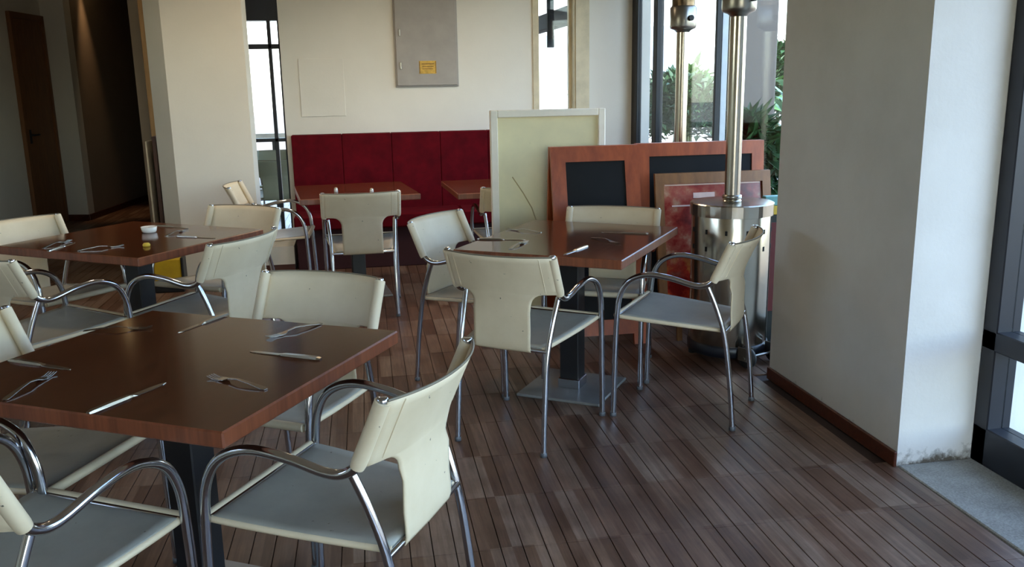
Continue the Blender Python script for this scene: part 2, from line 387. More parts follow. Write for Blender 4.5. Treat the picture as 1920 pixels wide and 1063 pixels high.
# right pier and the wall over the glazing
wr = MB(); wr.box((PX0, PY0, 0), (PX1, PY1, CEIL)); wr.box((2.30, -2.7, 2.55), (2.62, PY0, CEIL)); wr.box((2.45, PY1, 2.55), (2.62, YB, CEIL))
struct(wr.build('wall_right', 'pillar'), 'grey-white plastered pier with scuffed stained foot beside the glass door')
struct(MB().bbox((PX0 - 0.014, PY0 - 0.004, 0), (PX0, PY1, 0.062), 0.003).build('baseboard_right', 'baseboard'), 'dark reddish wooden baseboard along the right pier')
struct(MB().bbox((1.992, -2.6, -0.05), (2.62, PY0, 0.006), 0.004).build('trim_1', 'stone'), 'grey speckled stone sill under the glass door')
# left wall, jog and corridor
def wall_seg(name, a, b, th, m, label, z1=CEIL):
    a, b = Vector(a), Vector(b); d = (b - a).normalized(); nrm = Vector((-d.y, d.x)) * th
    return struct(MB().prism([tuple(a), tuple(b), tuple(b + nrm), tuple(a + nrm)], 0, z1).build(name, m), label)
cd = Vector((0.122, 0.993)).normalized()
wl = MB(); wn_ = Vector((-cd.y, cd.x)) * 0.2
def lw_pt(t): return Vector((-3.363, 11.03)) - cd * t
for t0, t1, z0, z1 in ((13.85, 10.6, 0, CEIL), (7.6, 0, 0, CEIL), (10.6, 7.6, 0, 1.85), (10.6, 7.6, 2.3, CEIL)):
    a, b = lw_pt(t0), lw_pt(t1); wl.prism([tuple(a), tuple(b), tuple(b + wn_), tuple(a + wn_)], z0, z1)
struct(wl.build('wall_left', 'wall'), 'grey-white left wall with a brown door')
w6 = struct(link('fill_window_left', None, None, tuple(lw_pt(10.6)) + (0,), math.atan2(cd.y, cd.x)), 'added fill-light window in the left wall, outside the view')  # unseen strip window, added to lend daylight fill from the left
wq = MB()
for x0 in (0, 0.98, 1.96, 2.94): wq.bbox((x0, .06, 1.85), (x0 + .06, .12, 2.3), .004)
wq.bbox((0, .06, 1.85), (3, .12, 1.89), .004).bbox((0, .06, 2.26), (3, .12, 2.3), .004)
wq.build('window_frame', 'frame_dark', w6)
for x0 in (.06, 1.04, 2.02): MB().box((x0, .087, 1.89), (x0 + .92, .093, 2.26)).build('window_pane', 'glass', w6)
wall_seg('wall_jog', (-3.363, 11.03), (-3.095, 10.955), 0.0, 'wall', 'x') if False else None
struct(MB().prism([(-3.40, 11.03), (-3.095, 10.955), (-3.075, 11.12), (-3.38, 11.3)], 0, CEIL).build('wall_column', 'wall'), 'pale column between the brown door and the dark corridor')
wall_seg('wall_corridor', (-3.09, 11.0), (-2.765, 13.6), 0.2, 'dark_wall', 'dark corridor wall washed by a warm spotlight')
struct(MB().box((-3.0, 13.5, 0), (-1.61, 13.7, CEIL)).build('wall_end', 'dark_wall'), 'dark end wall of the corridor')
struct(MB().box((-1.76, YB + 0.22, 0), (-1.61, 13.6, CEIL)).build('wall_passage', 'dark_wall'), 'right wall of the dark corridor')
struct(MB().prism([(-3.345, 10.98), (-3.09, 10.90), (-3.087, 10.955), (-3.34, 11.03)], 0, 0.07).build('baseboard_column', 'baseboard'), 'dark baseboard at the foot of the pale column')
bb = MB(); a = Vector((-3.085, 10.96)); b = Vector((-2.77, 13.5)); nr = Vector((0.993, -0.122)) * 0.014
bb.prism([tuple(a), tuple(a + nr), tuple(b + nr), tuple(b)], 0, 0.07); struct(bb.build('baseboard_corridor', 'baseboard'), 'dark baseboard running along the corridor wall')
# brown door on the left wall
def wall_door(name, a, b, h, m, fm, label, handle=True, proud=0.03):
    a, b = Vector(a), Vector(b); d = (b - a).normalized(); L = (b - a).length; ang = math.atan2(d.y, d.x)
    root = struct(link(name, None, None, (a.x, a.y, 0), ang), label)
    MB().bbox((0.05, -0.028, 0.005), (L - 0.05, 0.0, h - 0.06), 0.004).build('door_leaf', m, root)
    f = MB(); f.bbox((0, -0.045, 0), (0.05, 0.0, h), 0.004); f.bbox((L - 0.05, -0.045, 0), (L, 0.0, h), 0.004); f.bbox((0.05, -0.045, h - 0.06), (L - 0.05, 0.0, h), 0.004); f.build('door_frame', fm, root)
    if handle:
        hd = MB(); hd.tube([(0.13, -0.03, 1.02), (0.13, -0.075, 1.02), (0.24, -0.075, 1.02)], 0.010, 8); hd.bbox((0.11, -0.036, 0.93), (0.15, -0.028, 1.08), 0.003); hd.build('door_handle', 'black_metal', root)
    return root
wall_door('door_1', (-3.458, 10.234), (-3.366, 10.985), 2.29, 'brown_door', 'brown_door', 'plain brown wooden door in the left wall')
wall_door('door_2', (-2.76, 13.49), (-1.82, 13.49), 2.12, 'dark_door', 'dark_door', 'dark wooden door at the end of the corridor')
# wall behind the camera with an unseen window added for frontal fill light
wf = MB(); wf.box((-6, -2.9, 0), (-0.2, -2.7, CEIL)); wf.box((2.1, -2.9, 0), (2.8, -2.7, CEIL)); wf.box((-0.2, -2.9, 2.5), (2.1, -2.7, CEIL)); struct(wf.build('wall_front', 'wall'), 'white wall with an added fill-light window')

# windows ------------------------------------------------------------------------------
def pane(lo, hi, parent): return MB().box(lo, hi).build('window_pane', 'glass', parent)
w1 = MB()
for x0, x1 in ((SL0, SL0 + 0.05), (-0.665, -0.635), (SL1 - 0.02, SL1)): w1.bbox((x0, YB + 0.10, 0), (x1, YB + 0.16, 2.62), 0.003)
w1.bbox((SL0, YB + 0.10, 1.785), (SL1, YB + 0.16, 1.825), 0.003); w1.bbox((SL0, YB + 0.10, 1.02), (SL1, YB + 0.16, 1.05), 0.003); w1.bbox((SL0, YB + 0.10, 0), (SL1, YB + 0.16, 0.10), 0.003)
w1.bbox((SL0, YB + 0.04, 2.01), (SL1, YB + 0.18, 2.62), 0.004)
w1 = struct(w1.build('window_1', 'frame_dark'), 'tall slit window with dark frame and dark header, left of the bench')
for x0, x1 in ((SL0 + 0.05, -0.665), (-0.635, SL1 - 0.02)):
    for z0, z1 in ((0.10, 1.02), (1.05, 1.785), (1.825, 2.01)): pane((x0, YB + 0.125, z0), (x1, YB + 0.131, z1), w1)
w2 = MB()
w2.bbox((SR0, YB + 0.10, 0), (SR0 + 0.02, YB + 0.16, 2.62), 0.003); w2.bbox((SR1 - 0.035, YB + 0.10, 0), (SR1 - 0.012, YB + 0.16, 2.62), 0.003)
w2.bbox((SR0, YB + 0.10, 0), (SR1 - 0.012, YB + 0.16, 0.1), 0.003); w2.bbox((SR0, YB + 0.10, 2.5), (SR1 - 0.012, YB + 0.16, 2.62), 0.003)
w2 = struct(w2.build('window_2', 'trim_tan'), 'narrow slit window behind the cream sign, with a dark beam outside')
pane((SR0 + 0.02, YB + 0.125, 0.1), (SR1 - 0.035, YB + 0.131, 2.5), w2)
# far right glazing, X = 2.45
GX = 2.45
w3 = MB()
w3.bbox((GX, 7.60, 0), (GX + 0.045, YB, 2.55), 0.004); w3.bbox((GX, 7.09, 0), (GX + 0.06, 7.185, 2.55), 0.004); w3.bbox((GX, 5.87, 0), (GX + 0.04, 5.90, 2.55), 0.004); w3.bbox((GX, PY1, 0), (GX + 0.08, PY1 + 0.08, 2.55), 0.004)
w3.bbox((GX, PY1, 0), (GX + 0.08, YB, 0.10), 0.004); w3.bbox((GX, PY1, 2.47), (GX + 0.08, YB, 2.55), 0.004)
w3 = struct(w3.build('window_3', 'frame_black'), 'floor-to-ceiling glazing with black frames behind the patio heaters')
MB().bbox((GX + 0.041, 5.87, 0.1), (GX + 0.085, 5.90, 2.47), 0.003).build('sliding_stile', 'frame_grey', w3)
for y0, y1 in ((7.185, 7.60), (5.90, 7.09), (PY1 + 0.08, 5.87)): pane((GX + 0.02, y0, 0.10), (GX + 0.026, y1, 2.47), w3)
# near right glazed door, X = 2.3
DX = 2.30
w4 = MB(); yy = PY0
w4.bbox((DX, yy - 0.075, 0.006), (DX + 0.10, yy, 2.55), 0.004)
for y0 in (1.85, 0.85, -0.15, -1.15, -2.15): w4.bbox((DX, y0 - 0.06, 0.006), (DX + 0.10, y0 + 0.06, 2.55), 0.004)
w4.bbox((DX, -2.6, 0.006), (DX + 0.10, yy, 0.155), 0.004); w4.bbox((DX, -2.6, 0.46), (DX + 0.10, yy, 0.535), 0.004); w4.bbox((DX, -2.6, 2.45), (DX + 0.10, yy, 2.55), 0.004)
w4 = struct(w4.build('door_3', 'frame_dark'), 'glass door with a dark blue-grey frame at the right edge')
ys = [yy - 0.075, 1.91, 1.79, 0.91, 0.79, -0.09, -0.21, -1.09, -1.21, -2.09]
for k in range(0, len(ys), 2):
    for z0, z1 in ((0.155, 0.46), (0.535, 2.45)): pane((DX + 0.06, ys[k + 1], z0), (DX + 0.066, ys[k], z1), w4)
w5 = MB()
for x0 in (-0.2, 0.9, 2.02): w5.bbox((x0, -2.84, 0), (x0 + 0.08, -2.76, 2.5), 0.004)
w5.bbox((-0.2, -2.84, 0), (2.1, -2.76, 0.12), 0.004); w5.bbox((-0.2, -2.84, 2.42), (2.1, -2.76, 2.5), 0.004)
w5 = struct(w5.build('fill_window_front', 'frame_dark'), 'added fill-light window behind the viewer')  # unseen opening added to brighten faces turned towards the camera
for x0, x1 in ((-0.12, 0.9), (0.98, 2.02)): pane((x0, -2.803, 0.12), (x1, -2.797, 2.42), w5)

# ------------------------------------------------------------------ outside
struct(MB().box((-40, YB + 0.25, -0.2), (60, 60, -0.03)).box((2.64, -40, -0.2), (60, YB + 0.25, -0.03)).box((-40, -40, -0.2), (2.64, -2.9, -0.03)).box((-40, -2.9, -0.2), (-6.0, YB + 0.25, -0.03)).build('ground', 'pave'), 'pale paved terrace outside')

# ------------------------------------------------------------------ armchairs
def make_chair(name, label, cat, leather='leather', seatm='seat_leather'):
    t = thing(name, label, cat)
    for s in (-1, 1):
        p = [(.243, .25, 0.012), (.243, .244, .25), (.243, .236, .46), (.243, .222, .56), (.242, .18, .628), (.24, .10, .66), (.238, .0, .652), (.236, -.10, .629), (.235, -.15, .634), (.235, -.186, .664), (.235, -.218, .735), (.235, -.252, .818)]
        MB().tube([(s * x, y, z) for x, y, z in spline(p, 5)], 0.0125, 12).build('arm_tube', 'chrome', t)
        q = [(.212, -.148, .632), (.205, -.19, .53), (.199, -.228, .40), (.199, -.256, .20), (.20, -.273, 0.012)]
        MB().tube([(s * x, y, z) for x, y, z in spline(q, 5)], 0.0115, 12).build('rear_leg', 'chrome', t)
        MB().lathe([(0.0, 0.0), (0.0145, 0.0), (0.0145, 0.016), (0.012, 0.018)], 12, c=(s * .243, .25)).build('foot_cap', 'cap_grey', t)
        MB().lathe([(0.0, 0.0), (0.0135, 0.0), (0.0135, 0.016), (0.011, 0.018)], 12, c=(s * .20, -.273)).build('foot_cap', 'cap_grey', t)
        MB().lathe([(0.0, .822), (0.010, .822), (0.0135, .818), (0.0135, .812)], 12, c=(s * .235, -.252)).build('tube_cap', 'chrome', t)
    MB().tube([(-.24, .236, .462), (.24, .236, .462)], 0.010, 10).build('front_rail', 'chrome', t)
    MB().tube([(-.199, -.226, .425), (.199, -.226, .425)], 0.009, 10).build('rear_rail', 'chrome', t)
    # seat: taut leather sling from the front rail to the rear rail
    b = MB(); NX, NY = 14, 16; vs = []; fs = []
    for j in range(NY + 1):
        v = j / NY; y = .246 - v * .468; w = .228 - .05 * v ** 1.5
        z0 = .474 - .032 * v
        for i in range(NX + 1):
            u = -1 + 2 * i / NX
            z = z0 - .016 * (1 - u * u) * math.sin(PI * min(1, v * 1.02)) - (.010 if j == 0 else 0)
            vs.append((u * w, y, z))
    for j in range(NY):
        for i in range(NX): fs.append((j * (NX + 1) + i, (j + 1) * (NX + 1) + i, (j + 1) * (NX + 1) + i + 1, j * (NX + 1) + i + 1))
    b.add(vs, fs, 0, True); so = b.build('seat', seatm, t); solidify(so, 0.012, -1)
    for s in (-1, 1):
        e = []
        for j in range(NY + 1):
            v = j / NY; e.append((s * (.226 - .05 * v ** 1.5), .246 - v * .468, .462 - .032 * v))
        MB().tube(e, 0.0095, 8).build('seat_hem', leather, t)
    # front roll round the rail
    MB().tube([(-.228, .244, .464), (.228, .244, .464)], 0.0135, 10).build('seat_roll', leather, t)
    # backrest: wide top that wraps the two tubes, narrow waist down to the rear rail
    zs = [.815, .79, .76, .73, .70, .675, .656] ; zl = [.6555, .652, .645, .635, .625, .61, .58, .54, .50, .46, .436, .424, .416]
    ty = lambda z: -.15 if z < .634 else (-.186 - (z - .664) * (.032 / .071) if z < .735 else -.218 - (z - .735) * (.034 / .083))
    def yc(z):
        pts = [(.415, -.232), (.44, -.240), (.50, -.236), (.60, -.238), (.66, -.248), (.72, -.272), (.818, -.322)]
        for (a, ya), (c, yd) in zip(pts, pts[1:]):
            if z <= c: return ya + (yd - ya) * (z - a) / (c - a)
        return pts[-1][1]
    vs = []; fs = []; NX = 20; rows = []
    for z in zs + zl:
        if z >= .656: w = .237
        elif z >= .60: w = .128 + .052 * (1 - math.sqrt(max(0, 1 - ((z - .60) / .0556) ** 2)))
        else: w = .128
        for i in range(NX + 1):
            u = -1 + 2 * i / NX; x = u * w; q = min(1, abs(x) / .237)
            y = yc(z) + ((ty(max(z, .66)) - .014) - yc(max(z, .66))) * q ** 2.2 if z > .60 else yc(z) + .004 * q
            vs.append((x, y, z))
    n = len(zs) + len(zl)
    for j in range(n - 1):
        for i in range(NX): fs.append((j * (NX + 1) + i, j * (NX + 1) + i + 1, (j + 1) * (NX + 1) + i + 1, (j + 1) * (NX + 1) + i))
    b = MB(); b.add(vs, fs, 0, True); bo = b.build('backrest', leather, t); solidify(bo, 0.005, 0)
    for s in (-1, 1):
        pth = [p for p in spline([(.235, -.186, .664), (.235, -.218, .735), (.235, -.252, .812)], 5)]
        MB().tube([(s * x, y, z) for x, y, z in [(.235, -.180, .652)] + [tuple(p) for p in pth]], [0.0165] + [0.0185] * len(pth), 14).build('tube_sleeve', leather, bo)
        ln = []
        for z in (.808, .77, .73, .69, .662):
            x = .192; q = x / .237; ln.append((s * x, yc(z) + (ty(z) - .014 - yc(z)) * q ** 2.2 - .0035, z))
        MB().tube(ln, 0.0018, 6).build('seam', leather, bo)
    tr = []
    for i in range(NX + 1):
        u = -1 + 2 * i / NX; z = .816; tr.append((u * .237, yc(z) + (ty(z) - .014 - yc(z)) * abs(u) ** 2.2, z))
    MB().tube(tr, 0.0034, 8).build('top_edge', 'edge_dark', bo)
    return t
G1 = 'cream leather and chrome armchairs'
spots = [  # x, y, heading of the seat front in degrees, label
 (-0.074, 2.128, 150.3, 'nearest cream leather chrome armchair, back turned to us, right of the near table'),
 (1.423, 3.672, 143.8, 'cream armchair in side view between the glossy table and the right pier, before the heater'),
 (0.686, 3.589, 52.6, 'cream armchair seen from behind, in front of the glossy table, feet clear on the floor'),
 (-0.775, 1.965, 59.9, 'cream armchair cut off at the bottom left corner, only arm and seat showing'),
 (-0.953, 2.58, 337.1, 'cream armchair at the left edge whose seat shows under the near table'),
 (-0.271, 2.909, 239.2, 'cream armchair facing us behind the far side of the near table'),
 (-0.735, 4.229, 150.3, 'cream armchair seen from behind at the right of the table with the white dish'),
 (-1.376, 4.086, 48.6, 'cream armchair at left edge seen from behind, pulled up to table with white dish'),
 (-0.77, 4.93, 236.6, 'cream armchair facing us beyond table with white dish, before the white pier'),
 (-1.562, 4.81, 322.0, 'cream armchair at the far left facing right, behind the table with the white dish'),
 (0.013, 5.905, 91.5, 'cream armchair seen straight from behind at the table before the red bench'),
 (-0.586, 6.40, 358.0, 'cream armchair in side view facing right, beside the low plinth left of the bench'),
 (1.03, 5.9, 91.0, 'cream armchair mostly hidden behind the cream sign, before the red bench'),
 (0.588, 4.315, 322.8, 'cream armchair turned towards us at the left side of the glossy table'),
 (1.208, 4.268, 241.7, 'cream armchair facing us behind the glossy table, before the chalkboards')]
proto = None
for x, y, hd, lab in spots:
    rz = math.radians(hd - 90)
    if proto is None:
        proto = make_chair('armchair', lab, 'chair'); proto.location = (x, y, 0); proto.rotation_euler = (0, 0, rz); proto['group'] = G1
    else: dup(proto, (x, y, 0), rz, lab, G1)

# ------------------------------------------------------------------ tables
def make_table(label, loc, ang, sx, sy, base=True):
    t = thing('dining_table', label, 'table', (loc[0], loc[1], 0), math.radians(ang), 'square pedestal dining tables')
    top = MB(); top.bbox((-sx / 2, -sy / 2, .710), (sx / 2, sy / 2, .750), .004)
    # mould the edge faces with the edge wood
    for k, f in enumerate(top.f):
        p = [Vector(top.v[i]) for i in f]; nz = (p[1] - p[0]).cross(p[2] - p[0]).normalized().z
        top.mi[k] = 0 if nz > .9 else 1
    top.build('tabletop', ['table_wood', 'table_edge'], t)
    MB().bbox((-.0475, -.0475, .035), (.0475, .0475, .70), .004).build('pedestal', 'black_metal', t)
    MB().bbox((-.17, -.02, .698), (.17, .02, .710), .002).bbox((-.02, -.17, .697), (.02, .17, .709), .002).build('support_cross', 'black_metal', t)
    MB().bbox((-.21, -.21, 0.0), (.21, .21, .014), .004).build('base_plate', 'steel_plate', t)
    MB().bbox((-.055, -.055, .014), (.055, .055, .062), .003).build('collar', 'chrome', t)
    return t
make_table('near dark wood table with knives and forks laid around it', (-.503, 2.441), 60.5, .83, .91)
make_table('glossy dark wood table with steel base plate, reflecting the boards behind it', (.99, 4.03), 55.5, .925, .785)
make_table('dark wood table at left carrying a small white dish', (-1.105, 4.635), 55.5, .83, .92)
make_table('small brown table in front of the red bench, two shakers on it', (-.02, 6.40), 6.0, .80, .86)
make_table('brown table corner before the red bench, half hidden by the cream sign', (1.06, 6.36), 2.0, .82, .86)

# ------------------------------------------------------------------ cutlery
def fork_mesh():
    b = MB()
    def strip(pts):  # (x, halfwidth, z)
        vs = []; fs = []
        for x, w, z in pts: vs += [(x, -w, z), (x, w, z), (x, w, z + .0018), (x, -w, z + .0018)]
        for i in range(len(pts) - 1):
            o = i * 4; fs += [(o + k, o + (k + 1) % 4, o + 4 + (k + 1) % 4, o + 4 + k) for k in range(4)]
        fs += [(3, 2, 1, 0), tuple(len(vs) - 4 + k for k in range(4))]
        b.add(vs, fs, 0, False)
    strip([(-.10, .006, .001), (-.09, .0085, .002), (-.05, .006, .007), (.0, .0035, .011), (.03, .004, .007), (.042, .011, .003), (.055, .0125, .002), (.062, .0125, .002)])
    for yo in (-.0105, -.0035, .0035, .0105):
        vs0 = len(b.v); w = .0017
        pts = [(.061, .002), (.08, .002), (.10, .006)]; vs = []; fs = []
        for x, z in pts: vs += [(x, yo - w, z), (x, yo + w, z), (x, yo + w, z + .0016), (x, yo - w, z + .0016)]
        for i in range(2):
            o = i * 4; fs += [(o + k, o + (k + 1) % 4, o + 4 + (k + 1) % 4, o + 4 + k) for k in range(4)]
        fs += [(3, 2, 1, 0), (8, 9, 10, 11)]; b.add(vs, fs)
    return b.mesh('fork', 'cutlery')
def knife_mesh():
    b = MB(); pts = [(-.115, .006, .004), (-.105, .0085, .006), (-.06, .008, .007), (.0, .0065, .006), (.01, .0055, .004), (.02, .009, .0022), (.07, .0095, .002), (.10, .007, .0018), (.115, .0015, .0015)]; vs = []; fs = []
    for x, w, h in pts: vs += [(x, -w, 0.0), (x, w, 0.0), (x, w * .8, h), (x, -w * .8, h)]
    for i in range(len(pts) - 1):
        o = i * 4; fs += [(o + k, o + (k + 1) % 4, o + 4 + (k + 1) % 4, o + 4 + k) for k in range(4)]
    fs += [(3, 2, 1, 0), tuple(len(vs) - 4 + k for k in range(4))]; b.add(vs, fs); return b.mesh('table_knife', 'cutlery')
FM, KM = fork_mesh(), knife_mesh()
cut = [('f', -0.206, 2.645, -138.6, 'dark fork at the far right of the near table'), ('k', -0.220, 2.396, 148.7, 'table knife at the right of the near table'),
 ('f', -0.319, 2.181, 138.1, 'fork near the front right edge of the near table'), ('k', -0.564, 2.132, 54.9, 'shiny table knife at the front edge of the near table'),
 ('f', -0.830, 2.274, 76.0, 'fork at the left front of the near table'), ('k', -0.867, 2.463, -33.4, 'dim table knife at the left edge of the near table'),
 ('f', -0.746, 2.788, -4.1, 'faint fork at the far left of the near table'), ('k', -0.495, 2.809, -121.4, 'dark table knife at the far back edge of the near table'),
 ('k', 0.926, 3.700, -130.6, 'bright knife at the front of the glossy table'), ('f', 1.113, 3.892, -66.2, 'bright fork at the right front of the glossy table'),
 ('k', 1.264, 4.075, 151.3, 'knife at the right side of the glossy table, beside a bright reflection'), ('k', 0.655, 4.059, -20.4, 'dark knife at the far left edge of the glossy table'),
 ('f', 0.804, 4.274, 138.0, 'fork at the back of the glossy table before the cream sign'), ('f', 0.705, 3.887, 57.3, 'dark fork at the left front of the glossy table'),
 ('f', -1.434, 4.509, 70.8, 'fork at the far left of the table with the white dish'), ('k', -1.389, 4.430, 77.0, 'knife beside the leftmost fork of the table with the white dish'),
 ('f', -1.192, 4.337, 25.2, 'fork at the front edge of the table with the white dish'), ('k', -0.80, 4.54, -29.6, 'dark knife at the right edge of the table with the white dish'),
 ('f', -0.923, 4.709, 69.3, 'fork right of the white dish'), ('k', -0.983, 4.93, -37.7, 'knife behind the white dish')]
for k, x, y, a, lab in cut:
    o = link('fork' if k == 'f' else 'table_knife', FM if k == 'f' else KM, None, (x, y, .7503), math.radians(a)); tag(o, lab, 'fork' if k == 'f' else 'knife', 'cutlery on the tables')
d = thing('dish', 'small white porcelain dish standing on the left dark table', 'dish', (-1.068, 4.777, .7503))
MB().lathe([(0, 0), (.03, 0), (.036, .006), (.040, .030), (.0365, .030), (.032, .010), (0, .008)], 24).build('bowl', 'porcelain', d)
MB().lathe([(.0, .010), (.028, .012), (.02, .022), (0, .026)], 16).build('filling', 'inox_dull', d)
tag(MB().lathe([(0, 0), (.016, 0), (.018, .008), (.012, .016), (0, .018)], 16).build('butter_pot', 'sign_yellow', None, (-.989, 4.337, .7503)), 'tiny pale yellow pot near the front corner of the left table', 'pot')
for x, y, lab in ((-.146, 6.296, 'left shaker on the small table before the bench'), (.098, 6.17, 'right shaker on the small table before the bench')):
    s = thing('shaker', lab, 'shaker', (x, y, .7503), 0, 'shakers before the bench')
    MB().lathe([(0, 0), (.014, 0), (.013, .018), (.011, .022)], 14).build('glass_body', 'porcelain', s); MB().lathe([(.012, .020), (.012, .028), (.007, .032), (0, .033)], 14).build('cap', 'inox', s)

# ------------------------------------------------------------------ red bench
bn = thing('wall_bench', 'long burgundy upholstered bench along the back wall', 'bench', (0, 0, 0))
BX0, BX1 = -.515, 1.54
n = 5
for k in range(n):
    a = BX0 + (BX1 - BX0) * k / n; b = BX0 + (BX1 - BX0) * (k + 1) / n
    MB().bbox((a + .001, 7.60, .40), (b - .001, 7.745, 1.08), .005).build('backrest_panel', 'red', bn)
for k in range(3):
    a = BX0 + (BX1 - BX0) * k / 3; b = BX0 + (BX1 - BX0) * (k + 1) / 3
    MB().bbox((a + .001, 7.24, .335), (b - .001, 7.62, .45), .012).build('seat_cushion', 'red', bn)
MB().bbox((BX0 + .01, 7.29, 0), (BX1 - .01, 7.74, .34), .006).build('base', 'red_dark', bn)

# ------------------------------------------------------------------ wall fittings
cb = thing('fuse_cabinet', 'grey metal wall cabinet with a small yellow label above the bench', 'cabinet', (0, 0, 0))
MB().bbox((.372, 7.735, 1.453), (.908, 7.75, 2.38), .003).build('cabinet_frame', 'cab_grey', cb)
dr = MB().bbox((.385, 7.722, 1.466), (.895, 7.736, 2.367), .003).build('cabinet_door', 'cab_grey', cb)
for z in (1.90, 1.63):
    MB().bbox((.412, 7.712, z - .03), (.428, 7.722, z + .03), .003).build('latch', 'inox_dull', dr)
lb = MB().bbox((.574, 7.719, 1.562), (.719, 7.722, 1.668), .0008).build('warning_label', 'yellow_label', dr); lb['label'] = 'small yellow label with brown border'
ink = MB()
for x0, x1, z0, z1 in ((.576, .581, 1.566, 1.664), (.712, .717, 1.566, 1.664), (.595, .70, 1.640, 1.646), (.60, .695, 1.618, 1.623), (.60, .69, 1.600, 1.605)): ink.box((x0, 7.7182, z0), (x1, 7.7190, z1))
ink.build('label_print', 'label_ink', lb)
tag(MB().bbox((-.425, 7.744, 1.225), (-.056, 7.75, 1.70), .003).build('wall_hatch', 'wall'), 'flush white access hatch, faint outline on the back wall', 'hatch')

# ------------------------------------------------------------------ boards
s_ = thing('display_board', 'tall cream display board in a white frame, standing behind the glossy table', 'board', (0, 0, 0))
x0, x1, y0, z1 = .779, 1.465, 5.15, 1.317
fr = MB(); w = .042
fr.bbox((x0, y0 - .02, .0), (x0 + w, y0 + .025, z1), .004).bbox((x1 - w, y0 - .02, .0), (x1, y0 + .025, z1), .004).bbox((x0 + w, y0 - .02, z1 - w), (x1 - w, y0 + .025, z1), .004).bbox((x0 + w, y0 - .02, .10), (x1 - w, y0 + .025, .10 + w), .004)
fr.build('frame', 'white_frame', s_)
MB().box((x0 + w, y0, .10 + w), (x1 - w, y0 + .012, z1 - w)).build('panel', 'sign_face', s_)
MB().tube([(.905, y0 - .001, .93), (.97, y0 - .002, .83), (1.02, y0 - .002, .74), (1.06, y0 - .001, .62)], .0035, 6).build('crease', 'crease', s_)

def a_board(label, x0, x1, ztop, ytop, yfoot, yback, fw, railz):
    t = thing('chalkboard_stand', label, 'chalkboard', (0, 0, 0), 0, 'folding chalkboard stands')
    for yb, nm, front in ((yfoot, 'front', True), (yback, 'back', False)):
        def P(x, z, o=0.0): # point on the leaning panel
            f = z / ztop; y = yb + (ytop - yb) * f; return Vector((x, y + o, z))
        def slab(xa, xb, za, zb, th, name, m, o=0.0):
            vs = [P(xa, za, o - th / 2), P(xb, za, o - th / 2), P(xb, zb, o - th / 2), P(xa, zb, o - th / 2), P(xa, za, o + th / 2), P(xb, za, o + th / 2), P(xb, zb, o + th / 2), P(xa, zb, o + th / 2)]
            MB().add(vs, ((0, 1, 2, 3), (7, 6, 5, 4), (0, 4, 5, 1), (1, 5, 6, 2), (2, 6, 7, 3), (3, 7, 4, 0))).build(name, m, t)
        off = -.014 if front else .014
        slab(x0, x0 + fw, 0.0, ztop, .026, 'stile', 'red_wood', off); slab(x1 - fw, x1, 0.0, ztop, .026, 'stile', 'red_wood', off)
        slab(x0 + fw, x1 - fw, ztop - fw, ztop, .026, 'rail', 'red_wood', off); slab(x0 + fw, x1 - fw, railz, railz + fw, .026, 'rail', 'red_wood', off)
        slab(x0 + fw, x1 - fw, railz + fw, ztop - fw, .010, 'slate', 'chalk', off)
    return t
a_board('orange-red framed chalkboard stand right behind the glossy table', 1.083, 1.600, 1.112, 4.95, 4.70, 5.08, .085, .06)
a_board('wide orange-red framed chalkboard stand behind the steel patio heater', 1.602, 2.385, 1.115, 4.98, 4.90, 5.22, .075, .06)
p_ = thing('framed_poster', 'brown wooden frame with a red printed poster, leaning behind the patio heater', 'poster', (0, 0, 0))
def P2(x, z, o): return Vector((x, 4.70 + .17 * z + o, z))
def slab2(xa, xb, za, zb, o0, o1, name, m, par):
    vs = [P2(xa, za, o0), P2(xb, za, o0), P2(xb, zb, o0), P2(xa, zb, o0), P2(xa, za, o1), P2(xb, za, o1), P2(xb, zb, o1), P2(xa, zb, o1)]
    return MB().add(vs, ((0, 1, 2, 3), (7, 6, 5, 4), (0, 4, 5, 1), (1, 5, 6, 2), (2, 6, 7, 3), (3, 7, 4, 0))).build(name, m, par)
PXA, PXB, PZB, PZT = 1.674, 2.375, .10, .950
for xa, xb, za, zb in ((PXA, PXA + .05, PZB, PZT), (PXB - .05, PXB, PZB, PZT), (PXA + .05, PXB - .05, PZT - .06, PZT), (PXA + .05, PXB - .05, PZB, PZB + .06)): slab2(xa, xb, za, zb, -.026, .0, 'frame_bar', 'olive_wood', p_)
po = slab2(PXA + .05, PXB - .05, PZB + .06, PZT - .06, -.010, -.004, 'print', 'poster', p_); po['label'] = 'red and orange printed sheet'
slab2(PXA + .06, PXB - .06, PZT - .072, PZT - .064, -.013, -.0105, 'print_line', 'poster_line', po); slab2(PXA + .10, PXB - .22, PZT - .19, PZT - .182, -.013, -.0105, 'print_line', 'poster_line', po); slab2(PXA + .23, PXA + .36, PZT - .145, PZT - .115, -.013, -.0105, 'print_title', 'poster_line', po)
for s in (PXA + .10, PXB - .13): slab2(s, s + .03, 0.0, PZB, -.022, -.004, 'foot', 'olive_wood', p_)

